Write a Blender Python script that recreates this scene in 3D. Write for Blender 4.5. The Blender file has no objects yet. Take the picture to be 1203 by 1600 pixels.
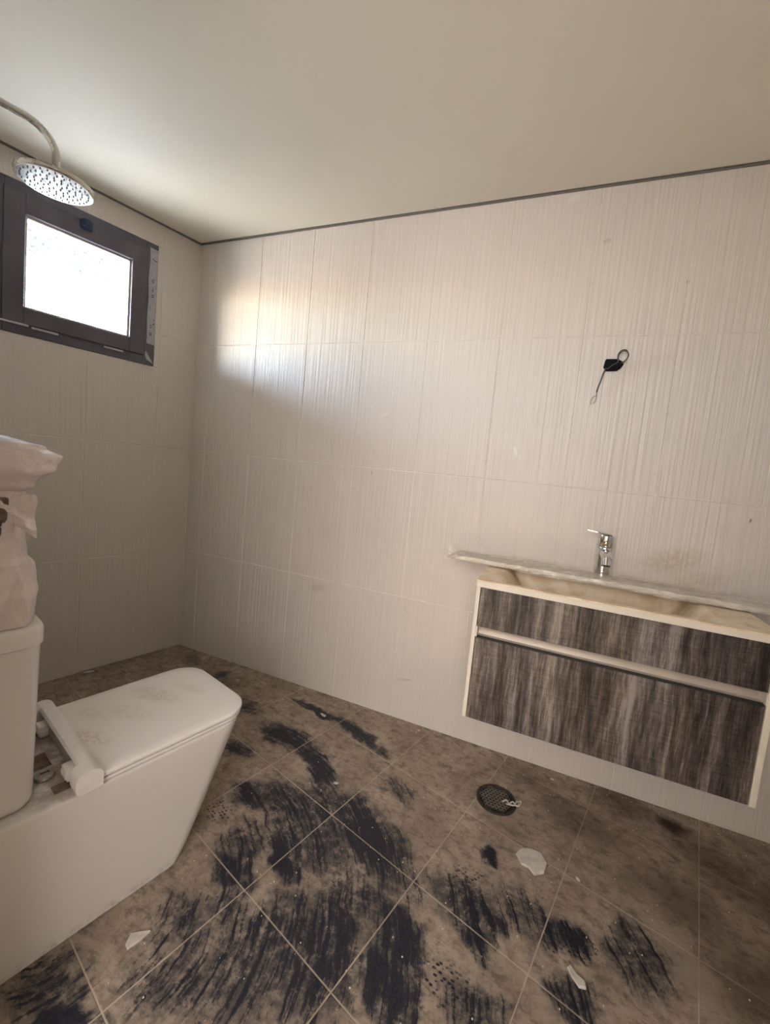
import bpy, bmesh, math, random
from mathutils import Vector, Matrix, noise

# ---------------------------------------------------------------- camera, world, lights
SC = bpy.context.scene
COL = SC.collection
ANG = -0.262                                   # the window wall and the floor grid are skewed to the vanity wall
NV = Vector((math.cos(ANG), math.sin(ANG), 0)) # into the room from the window wall
TV = Vector((math.sin(ANG), -math.cos(ANG), 0))# along the window wall, from the far corner towards the door wall
def nt(n, t, z=0.0): return NV*n + TV*t + Vector((0, 0, z))

cam_d = bpy.data.cameras.new('camera'); cam = bpy.data.objects.new('camera', cam_d); COL.objects.link(cam)
F, YAW, PIT, ROL = 641.502, 0.37613, -0.0840, -0.0980
def _rot(a, b, c):
    return Matrix.Rotation(a, 3, 'Z') @ Matrix.Rotation(b, 3, 'X') @ Matrix.Rotation(c, 3, 'Y')
R = Matrix(((.923,-.366,-.122),(.373,.927,.042),(.098,-.084,.992)))
R = _rot(YAW, PIT, ROL)
right, fwd, up = R.col[0], R.col[1], R.col[2]
M = Matrix.Identity(4)
for i in range(3):
    M[i][0], M[i][1], M[i][2] = right[i], up[i], -fwd[i]
M.translation = Vector((2.037, -1.826, 1.205))
cam.matrix_world = M
cam_d.sensor_fit = 'HORIZONTAL'; cam_d.sensor_width = 36.0; cam_d.lens = F/1203*36
cam_d.shift_x = -10.825/1203; cam_d.shift_y = -13.238/1203; cam_d.clip_start = 0.01
SC.camera = cam

SC.view_settings.view_transform = 'Standard'; SC.view_settings.look = 'None'
SC.view_settings.gamma = 1.0; SC.view_settings.use_curve_mapping = False
SC.view_settings.exposure = 1.47
SC.cycles.max_bounces = 8; SC.cycles.diffuse_bounces = 5; SC.cycles.transparent_max_bounces = 8
SC.cycles.sample_clamp_indirect = 6.0

w = bpy.data.worlds.new('sky'); SC.world = w; w.use_nodes = True
wn = w.node_tree.nodes; wl = w.node_tree.links
sky = wn.new('ShaderNodeTexSky'); sky.sky_type = 'NISHITA'; sky.sun_disc = False
sky.sun_elevation = math.radians(40); sky.sun_rotation = math.radians(200); sky.dust_density = 1.2
wn['Background'].inputs['Strength'].default_value = 11.0
wl.new(sky.outputs[0], wn['Background'].inputs['Color'])

def area(name, loc, target, sx, sy, power, color):
    l = bpy.data.lights.new(name, 'AREA'); l.shape = 'RECTANGLE'; l.size = sx; l.size_y = sy
    l.energy = power; l.color = color
    o = bpy.data.objects.new(name, l); COL.objects.link(o)
    o.location = loc; o.rotation_euler = (Vector(target)-Vector(loc)).to_track_quat('-Z', 'Y').to_euler()
    return o
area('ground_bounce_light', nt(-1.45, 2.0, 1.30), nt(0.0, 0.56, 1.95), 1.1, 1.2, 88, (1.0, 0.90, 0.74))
portal = area('window_portal', nt(-0.10, 0.556, 1.94), nt(1.0, 0.556, 1.94), 0.42, 0.40, 1, (1, 1, 1))
portal.data.cycles.is_portal = True
area('hallway_daylight', nt(2.75, 2.9, 1.65), nt(1.8, 1.2, 0.8), 1.7, 1.5, 26, (1.0, 0.94, 0.90))

# ---------------------------------------------------------------- material helpers
class NB:
    def __init__(s, name, rough=0.5, metal=0.0, spec=0.5):
        s.m = bpy.data.materials.new(name); s.m.use_nodes = True
        s.n = s.m.node_tree.nodes; s.l = s.m.node_tree.links
        s.b = s.n['Principled BSDF']
        s.b.inputs['Roughness'].default_value = rough; s.b.inputs['Metallic'].default_value = metal
        s.b.inputs['Specular IOR Level'].default_value = spec
    def setin(s, sock, v):
        if v is None: return
        if isinstance(v, bpy.types.NodeSocket): s.l.new(v, sock)
        else:
            if isinstance(v, (tuple, list)) and len(v) == 3 and sock.type == 'RGBA': v = (*v, 1)
            sock.default_value = v
    def math(s, op, a, b=None, c=None, clamp=False):
        n = s.n.new('ShaderNodeMath'); n.operation = op; n.use_clamp = clamp
        for i, v in enumerate((a, b, c)): s.setin(n.inputs[i], v)
        return n.outputs[0]
    def mapr(s, v, a, b, c=0.0, d=1.0, smooth=True):
        n = s.n.new('ShaderNodeMapRange'); n.interpolation_type = 'SMOOTHSTEP' if smooth else 'LINEAR'
        s.setin(n.inputs['Value'], v)
        for k, x in zip(('From Min', 'From Max', 'To Min', 'To Max'), (a, b, c, d)): n.inputs[k].default_value = x
        return n.outputs[0]
    def mix(s, f, a, b, mode='MIX'):
        n = s.n.new('ShaderNodeMix'); n.data_type = 'RGBA'; n.blend_type = mode
        s.setin(n.inputs['Factor'], f); s.setin(n.inputs['A'], a) if False else None
        s.setin(n.inputs[6], a); s.setin(n.inputs[7], b)
        return n.outputs[2]
    def pos(s):
        return s.n.new('ShaderNodeNewGeometry').outputs['Position']
    def obj(s): return s.n.new('ShaderNodeTexCoord').outputs['Object']
    def mapping(s, v, loc=(0,0,0), rot=(0,0,0), scale=(1,1,1), typ='POINT'):
        n = s.n.new('ShaderNodeMapping'); n.vector_type = typ
        s.l.new(v, n.inputs['Vector'])
        n.inputs['Location'].default_value = loc; n.inputs['Rotation'].default_value = rot; n.inputs['Scale'].default_value = scale
        return n.outputs[0]
    def noise(s, v, scale, detail=4, rough=0.55, dist=0.0):
        n = s.n.new('ShaderNodeTexNoise'); s.l.new(v, n.inputs['Vector'])
        n.inputs['Scale'].default_value = scale; n.inputs['Detail'].default_value = detail
        n.inputs['Roughness'].default_value = rough; n.inputs['Distortion'].default_value = dist
        return n.outputs[0]
    def voro(s, v, scale, feat='F1', rnd=1.0):
        n = s.n.new('ShaderNodeTexVoronoi'); n.feature = feat; s.l.new(v, n.inputs['Vector'])
        n.inputs['Scale'].default_value = scale; n.inputs['Randomness'].default_value = rnd
        return n.outputs['Distance']
    def ramp(s, v, stops):
        n = s.n.new('ShaderNodeValToRGB'); s.l.new(v, n.inputs[0]); e = n.color_ramp.elements
        while len(e) < len(stops): e.new(0.5)
        for k, (p, c) in enumerate(stops): e[k].position = p; e[k].color = (*c, 1)
        return n.outputs[0]
    def vmath(s, op, a, b=None, scale=None):
        n = s.n.new('ShaderNodeVectorMath'); n.operation = op
        s.setin(n.inputs[0], a); s.setin(n.inputs[1], b)
        if scale is not None: s.setin(n.inputs['Scale'], scale)
        return n.outputs['Value'] if op in ('LENGTH', 'DOT_PRODUCT') else n.outputs[0]
    def bump(s, h, strength=0.3, dist=0.01):
        n = s.n.new('ShaderNodeBump'); s.l.new(h, n.inputs['Height'])
        n.inputs['Strength'].default_value = strength; n.inputs['Distance'].default_value = dist
        s.l.new(n.outputs[0], s.b.inputs['Normal'])
    def blobs(s, v, items, inner):
        """maximum of many soft ellipses (cx, cy, angle, half length, half width, strength), evaluated one after another"""
        sp = s.n.new('ShaderNodeSeparateXYZ'); s.l.new(v, sp.inputs[0]); acc = None
        for (cx, cy, a, L, W, st) in items:
            cb = s.n.new('ShaderNodeCombineXYZ'); s.l.new(sp.outputs[0], cb.inputs[0]); s.l.new(sp.outputs[1], cb.inputs[1])
            if acc is not None: s.l.new(s.math('MULTIPLY', acc, 1e-5), cb.inputs[2])
            m = s.blob(cb.outputs[0], cx, cy, 0, (0, 0, a), L, W, 1, inner, st)
            acc = m if acc is None else s.math('MAXIMUM', acc, m)
        return acc
    def color(s, c): s.setin(s.b.inputs['Base Color'], c)
    def rough(s, c): s.setin(s.b.inputs['Roughness'], c)
    def blob(s, v, cx, cy, cz, rot, sx, sy, sz, inner=0.55, strength=1.0):
        p = s.mapping(v, (cx, cy, cz), rot, (sx, sy, sz), 'TEXTURE')
        return s.mapr(s.vmath('LENGTH', p), inner, 1.15, strength, 0.0)

def plain(name, col, rough=0.5, metal=0.0, spec=0.5, var=0.06, scale=30, bump=0.0):
    b = NB(name, rough, metal, spec); o = b.obj()
    n = b.noise(o, scale, 4)
    b.color(b.mix(b.mapr(n, .3, .7), tuple(c*(1-var) for c in col), tuple(min(1, c*(1+var)) for c in col)))
    if bump: b.bump(n, bump, 0.002)
    return b.m

# ---- glazed ribbed wall tile
def tile_material(name, along, base, smears=True, relief=0.60):
    b = NB(name, 0.33, 0, 0.42); P = b.pos()
    q = b.mapping(P, (0, 0, 0), (0, 0, -along), (1, 1, 1))        # x runs along the wall
    q = b.vmath('MULTIPLY', q, (1.0, 0.0, 1.0))
    ribs = b.noise(b.mapping(q, scale=(85, 1, 1.3)), 1.0, 2, 0.5)
    ribs2 = b.noise(b.mapping(q, scale=(260, 1, 4.0)), 1.0, 2, 0.5)
    h = b.math('ADD', ribs, b.math('MULTIPLY', ribs2, 0.35))
    b.bump(h, relief, 0.0050)
    cloud = b.noise(P, 1.7, 5, 0.6)
    c = b.mix(b.mapr(cloud, .3, .7), tuple(x*0.98 for x in base), tuple(min(1, x*1.02) for x in base))
    c = b.mix(b.mapr(h, .5, .85, 0.0, 0.20), c, tuple(min(1, x*1.16) for x in base))
    grime = b.noise(P, 9.0, 6, 0.7)
    c = b.mix(b.mapr(grime, .60, .80, 0, 0.10), c, (0.36, 0.29, 0.23))
    if smears:
        nz = b.noise(P, 55, 4, 0.7)
        for (x, z, rt, sx, sz, col, st) in ((1.231,1.458,.5,.030,.008,(.85,.82,.78),.8),(1.855,1.331,-1.3,.028,.009,(.85,.82,.8),.75),
              (1.968,2.336,.3,.035,.018,(.82,.8,.76),.6),(2.475,0.965,.35,.13,.055,(.46,.38,.25),.55),(2.56,0.90,.2,.12,.04,(.46,.39,.28),.4),
              (2.686,1.143,1.5,.014,.005,(.12,.09,.08),.8),(2.387,1.988,0,.008,.008,(.25,.2,.17),.7),(1.195,1.175,1.4,.012,.004,(.25,.2,.2),.7),
              (1.47,.20,0.2,.05,.007,(.35,.31,.30),.5),(.95,.55,.2,.07,.03,(.42,.36,.31),.35),(2.1,2.16,0.1,.02,.012,(.35,.3,.27),.4),
              (1.30,1.205,.1,.045,.009,(.84,.81,.77),.6)):
            m = b.blob(P, x, 0, z, (0, -rt, 0), sx, 1, sz, 0.35, st)
            m = b.math('MULTIPLY', m, b.mapr(nz, .30, .62))
            c = b.mix(m, c, col)
    b.color(c)
    b.rough(b.mapr(grime, .35, .75, .33, .42))
    return b.m
WTILE = (0.665, 0.615, 0.57)
m_tile = tile_material('glazed_ribbed_tile', 0.0, WTILE)
m_tile_l = tile_material('glazed_ribbed_tile_window_wall', math.radians(90)+ANG, WTILE, False, 0.28)
m_grout = plain('pale_grout', (0.78, 0.73, 0.66), 0.85, var=.1)
m_paint = plain('ceiling_paint', (0.82, 0.785, 0.69), 0.8, var=.02, scale=2)
m_dark_gap = plain('painted_gap_shade', (0.20, 0.185, 0.165), 0.6)  # dark colour put in place of the ceiling gap's shade
m_conc = plain('outside_concrete', (0.66, 0.56, 0.42), 0.9, var=.08, scale=4)

# ---- dirty floor
DARK = [(1.089,-0.377,-0.031,0.213,0.055,0.90),(1.270,-0.443,-0.618,0.196,0.045,0.95),(1.093,-0.149,-0.101,0.179,0.022,1.10),
(1.351,-0.205,-0.384,0.213,0.028,1.05),(1.155,-0.705,-0.429,0.096,0.050,1.00),(1.314,-0.660,-0.059,0.223,0.090,0.72),
(1.600,-0.652,-0.489,0.261,0.085,1.00),(1.454,-0.750,0.118,0.223,0.110,0.62),(1.401,-0.840,-0.629,0.115,0.030,1.05),
(1.302,-0.934,-0.353,0.105,0.045,0.85),(1.793,-0.869,-0.827,0.134,0.050,1.10),(1.809,-0.972,-0.759,0.115,0.050,1.00),
(1.637,-0.975,-1.180,0.205,0.090,0.78),(1.547,-1.020,-1.058,0.204,0.090,0.66),(1.478,-1.038,-0.797,0.082,0.050,0.62),
(1.976,-0.529,-0.370,0.047,0.030,1.00),(1.938,-0.711,0.003,0.157,0.070,0.62),(2.013,-0.719,-0.729,0.079,0.030,0.85),
(2.207,-0.676,-0.254,0.085,0.045,0.85),(2.219,-0.824,-0.574,0.070,0.050,0.75),(1.990,-0.782,-1.152,0.070,0.030,0.85),
(2.013,-0.937,0.167,0.109,0.050,0.60),(1.224,-1.327,0.261,0.088,0.035,1.00),(1.356,-1.015,-0.173,0.098,0.050,0.55),
(1.369,-1.187,0.093,0.148,0.080,0.50),(1.148,-1.318,-0.027,0.155,0.060,0.60),(0.958,-0.538,3.132,0.100,0.040,0.70),
(2.379,-0.641,-1.483,0.132,0.070,0.55),(1.50,-1.10,-.9,.16,.12,.62),(1.40,-.62,-.5,.16,.07,.7),(1.28,-.86,-.6,.12,.07,.6),(1.72,-.84,-.8,.16,.07,.62),(1.30,-1.10,0,.14,.08,.5),(1.62,-.42,-.5,.10,.035,.45),(2.10,-.66,-.3,.12,.06,.5),(2.30,-.93,-.6,.14,.07,.55),(.80,-.30,-.3,.10,.04,.5),(0.475,-0.141,-1.891,0.072,0.030,0.60)]
TREAD = [(1.913,-0.643,0.060),(2.224,-0.685,0.070),(1.922,-0.930,0.075),(1.114,-0.805,0.050)]
BROWN_DIRT_SHADE = [(2.580,-0.093,0.07,1.0),(2.694,-0.20,0.16,.55),(2.85,-0.30,0.2,.6),(0.212,-0.095,0.07,.6),(2.425,-0.06,0.12,.55),(2.25,-0.23,0.13,.5),
         (2.55,-.42,.17,.5),(2.75,-.6,.25,.6),(2.1,-.12,.10,.35),(.5,-.2,.15,.4)]  # brown wet dirt, with shade under and beside the vanity painted in
def floor_material(name, tile=True):
    b = NB(name, 0.7, 0, 0.3); P = b.pos()
    n1 = b.noise(P, 6.0, 3, 0.6); n2 = b.noise(P, 30.0, 7, 0.74); n3 = b.noise(P, 130.0, 4, 0.75)
    wn_ = b.n.new('ShaderNodeTexNoise'); b.l.new(P, wn_.inputs['Vector']); wn_.inputs['Scale'].default_value = 11; wn_.inputs['Detail'].default_value = 4
    off = b.vmath('SCALE', b.vmath('SUBTRACT', wn_.outputs['Color'], (.5, .5, .5)), None, 0.10)
    Q = b.vmath('ADD', P, off); Q = b.vmath('MULTIPLY', Q, (1, 1, 0))
    # broom and squeegee strokes: streaks that follow circles round one centre
    S = b.vmath('ADD', P, b.vmath('SCALE', b.vmath('SUBTRACT', wn_.outputs['Color'], (.5, .5, .5)), None, 0.035))
    sep = b.n.new('ShaderNodeSeparateXYZ'); b.l.new(S, sep.inputs[0])
    dx = b.math('SUBTRACT', sep.outputs[0], 0.97); dy = b.math('SUBTRACT', sep.outputs[1], -1.22)
    rad = b.math('SQRT', b.math('ADD', b.math('MULTIPLY', dx, dx), b.math('MULTIPLY', dy, dy)))
    th = b.math('ARCTAN2', dy, dx)
    cmb = b.n.new('ShaderNodeCombineXYZ'); b.l.new(b.math('MULTIPLY', rad, 85.0), cmb.inputs[0]); b.l.new(b.math('MULTIPLY', th, 3.2), cmb.inputs[1])
    streak = b.noise(cmb.outputs[0], 1.0, 3, 0.6)
    acc = b.blobs(Q, [(cx, cy, a, L*1.08, W*1.5, st) for (cx, cy, a, L, W, st) in DARK], 0.15)
    d = b.math('ADD', acc, b.math('MULTIPLY', b.math('SUBTRACT', streak, .5), 2.6))
    d = b.math('ADD', d, b.math('MULTIPLY', b.math('SUBTRACT', n2, .5), 1.5))
    d = b.math('ADD', d, b.math('MULTIPLY', b.math('SUBTRACT', n3, .5), 1.3))
    halo = b.math('MULTIPLY', b.mapr(acc, .0, .55), b.mapr(n2, .30, .56, .30, .95))
    d = b.math('MULTIPLY', b.mapr(d, .20, .80), b.mapr(acc, 0.02, 0.30))
    # shoe tread prints: rows of small dark lugs
    tr = b.blobs(Q, [(cx, cy, .3, r*1.25, r*.85, 1.0) for (cx, cy, r) in TREAD], .6)
    lug = b.voro(b.mapping(b.vmath('MULTIPLY', P, (1, 1, 0)), (0, 0, 0), (0, 0, .5), (1, 1.6, 1)), 62, 'F1', 0.45)
    tr = b.math('MULTIPLY', b.math('MULTIPLY', tr, b.mapr(lug, .26, .38, 1, 0)), b.mapr(n2, .35, .5))
    d = b.math('MAXIMUM', d, tr)
    br = b.blobs(Q, [(cx, cy, -.3, r*1.3, r*.8, st) for (cx, cy, r, st) in BROWN_DIRT_SHADE], .2)
    dust = b.ramp(n1, [(.25, (.25, .19, .150)), (.5, (.36, .285, .228)), (.78, (.48, .39, .315))])
    n4 = b.noise(b.mapping(P, rot=(0, 0, .9), scale=(1, 2.2, 1)), 17.0, 6, 0.72)
    dust = b.mix(b.mapr(n2, .40, .66, 0, .65), dust, (.150, .115, .092))
    dust = b.mix(b.mapr(n4, .50, .66, 0, .60), dust, (.085, .066, .056))
    dust = b.mix(b.mapr(n3, .58, .75, 0, .5), dust, (.50, .43, .36))
    dust = b.mix(b.math('MULTIPLY', br, 1.0), dust, (.040, .022, .013))
    # a long pale streak
    sl = b.blob(Q, 2.50, -.60, 0, (0, 0, -1.15), .26, .045, 1, .3, .6)
    dust = b.mix(b.math('MULTIPLY', sl, b.mapr(n2, .3, .6)), dust, (.34, .30, .25))
    dust = b.mix(halo, dust, b.mix(b.mapr(streak, .38, .62), (.075, .066, .066), (.19, .16, .135)))
    c = b.mix(d, dust, b.mix(b.mapr(n3, .35, .7), (.009, .010, .020), (.030, .029, .040)))
    if not tile:
        c = b.mix(b.math('MULTIPLY', d, .18), b.mix(b.mapr(n1, .3, .7), (.36, .29, .225), (.50, .42, .34)), (.05, .045, .05))
        c = b.mix(b.math('MULTIPLY', br, .8), c, (.045, .028, .018))
    b.color(c)
    b.rough(b.mapr(d, 0, 1, .80, .42))
    hh = b.math('SUBTRACT', b.math('ADD', b.math('MULTIPLY', n3, .5), n2), b.math('MULTIPLY', d, .5))
    b.bump(hh, 0.45, 0.0025)
    return b.m
m_floor = floor_material('dusty_dark_floor_tile')
m_fgrout = floor_material('dust_filled_floor_joint', False)

# ---- other materials
def ceramic(name):
    b = NB(name, 0.22, 0, 0.5); P = b.obj()
    n = b.noise(P, 16, 5, .65); n2 = b.noise(P, 60, 4, .7)
    c = b.mix(b.mapr(n, .45, .75, 0, .02), (.76, .725, .70), (.68, .63, .59))
    dk = b.blob(P, 0.03, 0.065, .38, (0, 0, 0), .20, .10, .012, .6, 1.0)   # dust lying on the deck behind the hinge
    dk = b.math('MULTIPLY', dk, b.mapr(n, .28, .52))
    c = b.mix(b.math('MULTIPLY', dk, .85), c, (.30, .235, .195))
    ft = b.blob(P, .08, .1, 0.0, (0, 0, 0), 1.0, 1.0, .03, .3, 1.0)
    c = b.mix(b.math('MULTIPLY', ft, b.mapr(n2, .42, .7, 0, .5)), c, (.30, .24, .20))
    b.color(c); b.rough(b.math('ADD', b.mapr(n, .4, .7, .24, .27), b.math('MULTIPLY', dk, .4)))
    return b.m
m_cer = ceramic('white_sanitary_ceramic')
def lid_mat():
    b = NB('white_lid_plastic', 0.3, 0, 0.5); P = b.obj()
    n = b.noise(P, 22, 5, .7, 1.2)
    acc = None
    for x, y, r, s in ((-.07, .36, .075, .8), (-.02, .27, .06, .6), (-.075, .2, .05, .5), (.03, .16, .05, .9), (-.03, .46, .05, .5)):
        m = b.blob(P, x, y, .405, (0, 0, .4), r*1.4, r*.6, 1, .2, s); acc = m if acc is None else b.math('MAXIMUM', acc, m)
    ring = b.math('MULTIPLY', b.mapr(n, .44, .50), b.mapr(n, .53, .60, 1, 0))
    c = b.mix(b.math('MULTIPLY', b.math('MULTIPLY', acc, ring), .55), (.86, .825, .81), (.55, .46, .38))
    c = b.mix(b.math('MULTIPLY', acc, .15), c, (.66, .56, .46))
    b.color(c); return b.m
m_lid = lid_mat()
m_plastic = plain('white_hinge_plastic', (.84, .80, .785), .35, var=.03)
m_slot = plain('grey_hinge_slot_shade', (.40, .36, .36), .5)
m_rubber = plain('black_rubber', (.02, .02, .022), .6)
m_boltcap = plain('dusty_bolt_cap', (.36, .32, .28), .35, .6, var=.25, scale=60)
m_oldtape = plain('brown_glue_patch', (.15, .10, .075), .7, var=.35, scale=60)
def chrome(name, rough=.10, col=(.72, .71, .69)):
    b = NB(name, rough, 1.0); P = b.obj(); n = b.noise(P, 50, 5, .7)
    b.color(b.mix(b.mapr(n, .5, .8, 0, .25), col, (.42, .38, .33))); b.rough(b.mapr(n, .35, .75, rough, rough+.10)); return b.m
m_chrome = chrome('dusty_chrome')
m_satin = chrome('satin_chrome_arm', .22, (.62, .61, .57))
m_nozzle = plain('grey_nozzle_rubber', (.12, .12, .11), .6)
m_nozzle_face = chrome('shower_face_steel', .16, (.92, .90, .84))
m_frame = plain('grey_window_profile', (.100, .094, .122), .38, .35, var=.12, scale=9)
m_frame2 = plain('grey_sash_profile', (.108, .098, .122), .42, .35, var=.15, scale=7)
m_gasket = plain('pale_glazing_bead', (.50, .47, .43), .4, .3)
m_blue = plain('dark_blue_plastic', (.014, .030, .10), .35)
m_tab = plain('white_drain_cap_plastic', (.42, .41, .44), .45)
m_tape = plain('pale_protective_film', (.40, .41, .45), .3, var=.12, scale=50)
m_print = plain('black_film_print', (.03, .03, .035), .5)
m_ink = plain('grey_film_print', (.05, .05, .06), .5)
def pane_mat():
    m = bpy.data.materials.new('frosted_pattern_glass'); m.use_nodes = True
    n = m.node_tree.nodes; l = m.node_tree.links; out = n['Material Output']; n.remove(n['Principled BSDF'])
    tc = n.new('ShaderNodeTexCoord'); v = n.new('ShaderNodeTexVoronoi'); v.inputs['Scale'].default_value = 85; v.feature = 'SMOOTH_F1'
    l.new(tc.outputs['Object'], v.inputs['Vector'])
    no = n.new('ShaderNodeTexNoise'); no.inputs['Scale'].default_value = 70; no.inputs['Detail'].default_value = 3; l.new(tc.outputs['Object'], no.inputs['Vector'])
    ad = n.new('ShaderNodeMath'); ad.operation = 'MULTIPLY'; l.new(v.outputs[0], ad.inputs[0]); l.new(no.outputs[0], ad.inputs[1])
    mr = n.new('ShaderNodeMapRange'); mr.inputs['From Min'].default_value = .12; mr.inputs['From Max'].default_value = .30; l.new(ad.outputs[0], mr.inputs['Value'])
    tcol = n.new('ShaderNodeMix'); tcol.data_type = 'RGBA'; l.new(mr.outputs[0], tcol.inputs['Factor'])
    tcol.inputs[6].default_value = (.35, .36, .38, 1); tcol.inputs[7].default_value = (1, 1, 1, 1)
    tr = n.new('ShaderNodeBsdfTransparent'); l.new(tcol.outputs[2], tr.inputs[0])
    tl = n.new('ShaderNodeBsdfTranslucent'); tl.inputs[0].default_value = (.9, .9, .9, 1)
    gl = n.new('ShaderNodeBsdfGlossy'); gl.inputs['Roughness'].default_value = .25
    bp = n.new('ShaderNodeBump'); bp.inputs['Strength'].default_value = .6; bp.inputs['Distance'].default_value = .002; l.new(ad.outputs[0], bp.inputs['Height'])
    l.new(bp.outputs[0], gl.inputs['Normal']); l.new(bp.outputs[0], tl.inputs['Normal'])
    a = n.new('ShaderNodeMixShader'); a.inputs[0].default_value = .015; l.new(tr.outputs[0], a.inputs[1]); l.new(tl.outputs[0], a.inputs[2])
    c = n.new('ShaderNodeMixShader'); c.inputs[0].default_value = .05; l.new(a.outputs[0], c.inputs[1]); l.new(gl.outputs[0], c.inputs[2])
    l.new(c.outputs[0], out.inputs['Surface']); return m
m_pane = pane_mat()
def wood_mat():
    b = NB('grey_brown_wood_laminate', 0.42, 0, 0.4); P = b.obj()
    q = b.mapping(P, scale=(1, 1, .12))
    wv = b.noise(b.mapping(P, scale=(1, 1, 1.6)), 5, 2, .5)
    sep = b.n.new('ShaderNodeSeparateXYZ'); b.l.new(P, sep.inputs[0])
    xx = b.math('ADD', sep.outputs[0], b.math('MULTIPLY', wv, .014))
    cmb = b.n.new('ShaderNodeCombineXYZ'); b.l.new(xx, cmb.inputs[0]); b.l.new(b.math('MULTIPLY', sep.outputs[2], .07), cmb.inputs[2])
    band = b.noise(cmb.outputs[0], 19, 2, .5)
    fib = b.noise(cmb.outputs[0], 95, 4, .7)
    fine = b.noise(cmb.outputs[0], 330, 3, .7)
    cross = b.noise(b.mapping(P, scale=(14, 14, 170)), 1.0, 4, .75)
    cross2 = b.noise(b.mapping(P, scale=(30, 30, 420)), 1.0, 3, .7)
    v = b.math('ADD', b.math('MULTIPLY', band, 1.25), b.math('MULTIPLY', fib, 1.1))
    v = b.math('ADD', v, b.math('MULTIPLY', fine, .55))
    v = b.math('ADD', v, b.math('MULTIPLY', cross, .35)); v = b.math('ADD', v, b.math('MULTIPLY', cross2, .30))
    v = b.mapr(v, 1.38, 2.22, 0, 1, False)
    hue = b.noise(cmb.outputs[0], 11, 2, .5)
    c = b.ramp(v, [(.10, (.012, .009, .009)), (.34, (.058, .046, .041)), (.56, (.135, .110, .095)), (.85, (.30, .262, .23))])
    c = b.mix(b.mapr(hue, .42, .6, 0, .5), c, b.mix(1.0, c, (.86, .92, 1.12), 'MULTIPLY'))
    b.color(c); b.bump(v, .25, .001); return b.m
m_wood = wood_mat()
m_white = plain('white_cabinet_melamine', (.74, .68, .60), .45, var=.04, scale=15)
m_channel = plain('brushed_aluminium_channel', (.50, .45, .40), .5, .35, var=.06, scale=12)
def basin_mat():
    b = NB('white_basin_warm_bounce', 0.4, 0, 0.4); P = b.obj(); n = b.noise(P, 14, 5, .65); n2 = b.noise(P, 70, 4, .7)
    c = b.mix(b.mapr(n, .42, .66, 0, .75), (.78, .655, .49), (.60, .44, .28))  # white resin; the warm bounce light is put into its colour
    c = b.mix(b.mapr(n2, .58, .75, 0, .5), c, (.84, .77, .66)); b.color(c); b.rough(b.mapr(n, .3, .7, .3, .6)); return b.m
m_basin = basin_mat()
def film_mat(name, col, alpha=.45, scale=30, rough=.18, stretch=(1, 1, 1)):
    b = NB(name, rough, 0, .6); P = b.obj(); q = b.mapping(P, scale=stretch)
    n = b.noise(q, scale, 5, .7, .8); n2 = b.voro(b.vmath('ADD', q, (0, 0, 0)), scale*.9, 'F1')
    h = b.math('ADD', n, b.math('MULTIPLY', n2, .8)); b.bump(h, .6, .006)
    b.color(b.mix(b.mapr(n, .42, .64), tuple(c*.95 for c in col), tuple(min(1, c*1.07) for c in col)))
    b.setin(b.b.inputs['Alpha'], b.mapr(n, .35, .7, alpha, min(1, alpha+.45)))
    return b.m
m_boardfilm = film_mat('clear_wrapping_film', (.84, .79, .71), .25, 16, .14, (.25, 1, 1))
m_board = plain('wrapped_white_board', (.66, .58, .49), .4, var=.05)
m_wrap = film_mat('milky_plastic_wrapping', (.74, .645, .615), .92, 13, .28, (1, 1, .6))
m_wrap2 = film_mat('white_crumpled_plastic', (.84, .75, .73), .88, 11, .25)
m_wrapcore = plain('pale_wrapped_core', (.50, .43, .41), .6, var=.1)
m_darkmetal = plain('dark_fitting', (.03, .028, .03), .4, .3)
m_iron = plain('dirty_iron_grate', (.06, .05, .044), .5, .5, var=.35, scale=80, bump=.3)
m_grate = plain('dusty_iron_grate', (.14, .118, .10), .6, .2, var=.3, scale=80)
m_hole = plain('drain_hole_shade', (.008, .007, .006), .9)
m_string = plain('pale_plastic_strip', (.55, .50, .44), .5, var=.15, scale=60)
m_chip = plain('white_plaster', (.56, .52, .47), .85, var=.12, scale=40, bump=.4)
m_pink = plain('pinkish_plaster', (.60, .36, .30), .85, var=.2, scale=60)
m_box = plain('black_tape', (.006, .006, .009), .7, spec=.12)
m_wire = plain('dark_grey_cable', (.06, .055, .055), .45)
m_frayed = plain('stripped_wire_end', (.42, .36, .32), .5)
m_pane_shade = plain('pane_shade_dark', (.018, .018, .017), .8)  # near-black, for the added slab that darkens the pane

# ---------------------------------------------------------------- mesh helpers
def link(name, me, mat=None, parent=None):
    o = bpy.data.objects.new(name, me)
    if mat is not None and not me.materials: me.materials.append(mat)
    COL.objects.link(o)
    if parent is not None: o.parent = parent
    return o
def from_bm(name, bm, mat, parent=None, smooth=False):
    bmesh.ops.recalc_face_normals(bm, faces=bm.faces)
    me = bpy.data.meshes.new(name); bm.to_mesh(me); bm.free()
    if smooth:
        for p in me.polygons: p.use_smooth = True
    return link(name, me, mat, parent)
def autosmooth(o, deg=35):
    me = o.data
    for p in me.polygons: p.use_smooth = True
    try: me.set_sharp_from_angle(angle=math.radians(deg))
    except Exception: pass
    return o
def empty(name, loc=(0, 0, 0), rz=0.0, label=None, cat=None, group=None, kind=None):
    o = bpy.data.objects.new(name, None); o.empty_display_size = .05; COL.objects.link(o)
    o.location = loc; o.rotation_euler = (0, 0, rz); tag(o, label, cat, group, kind); return o
def tag(o, label=None, cat=None, group=None, kind=None):
    for k, v in (('label', label), ('category', cat), ('group', group), ('kind', kind)):
        if v: o[k] = v
    return o
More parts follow.
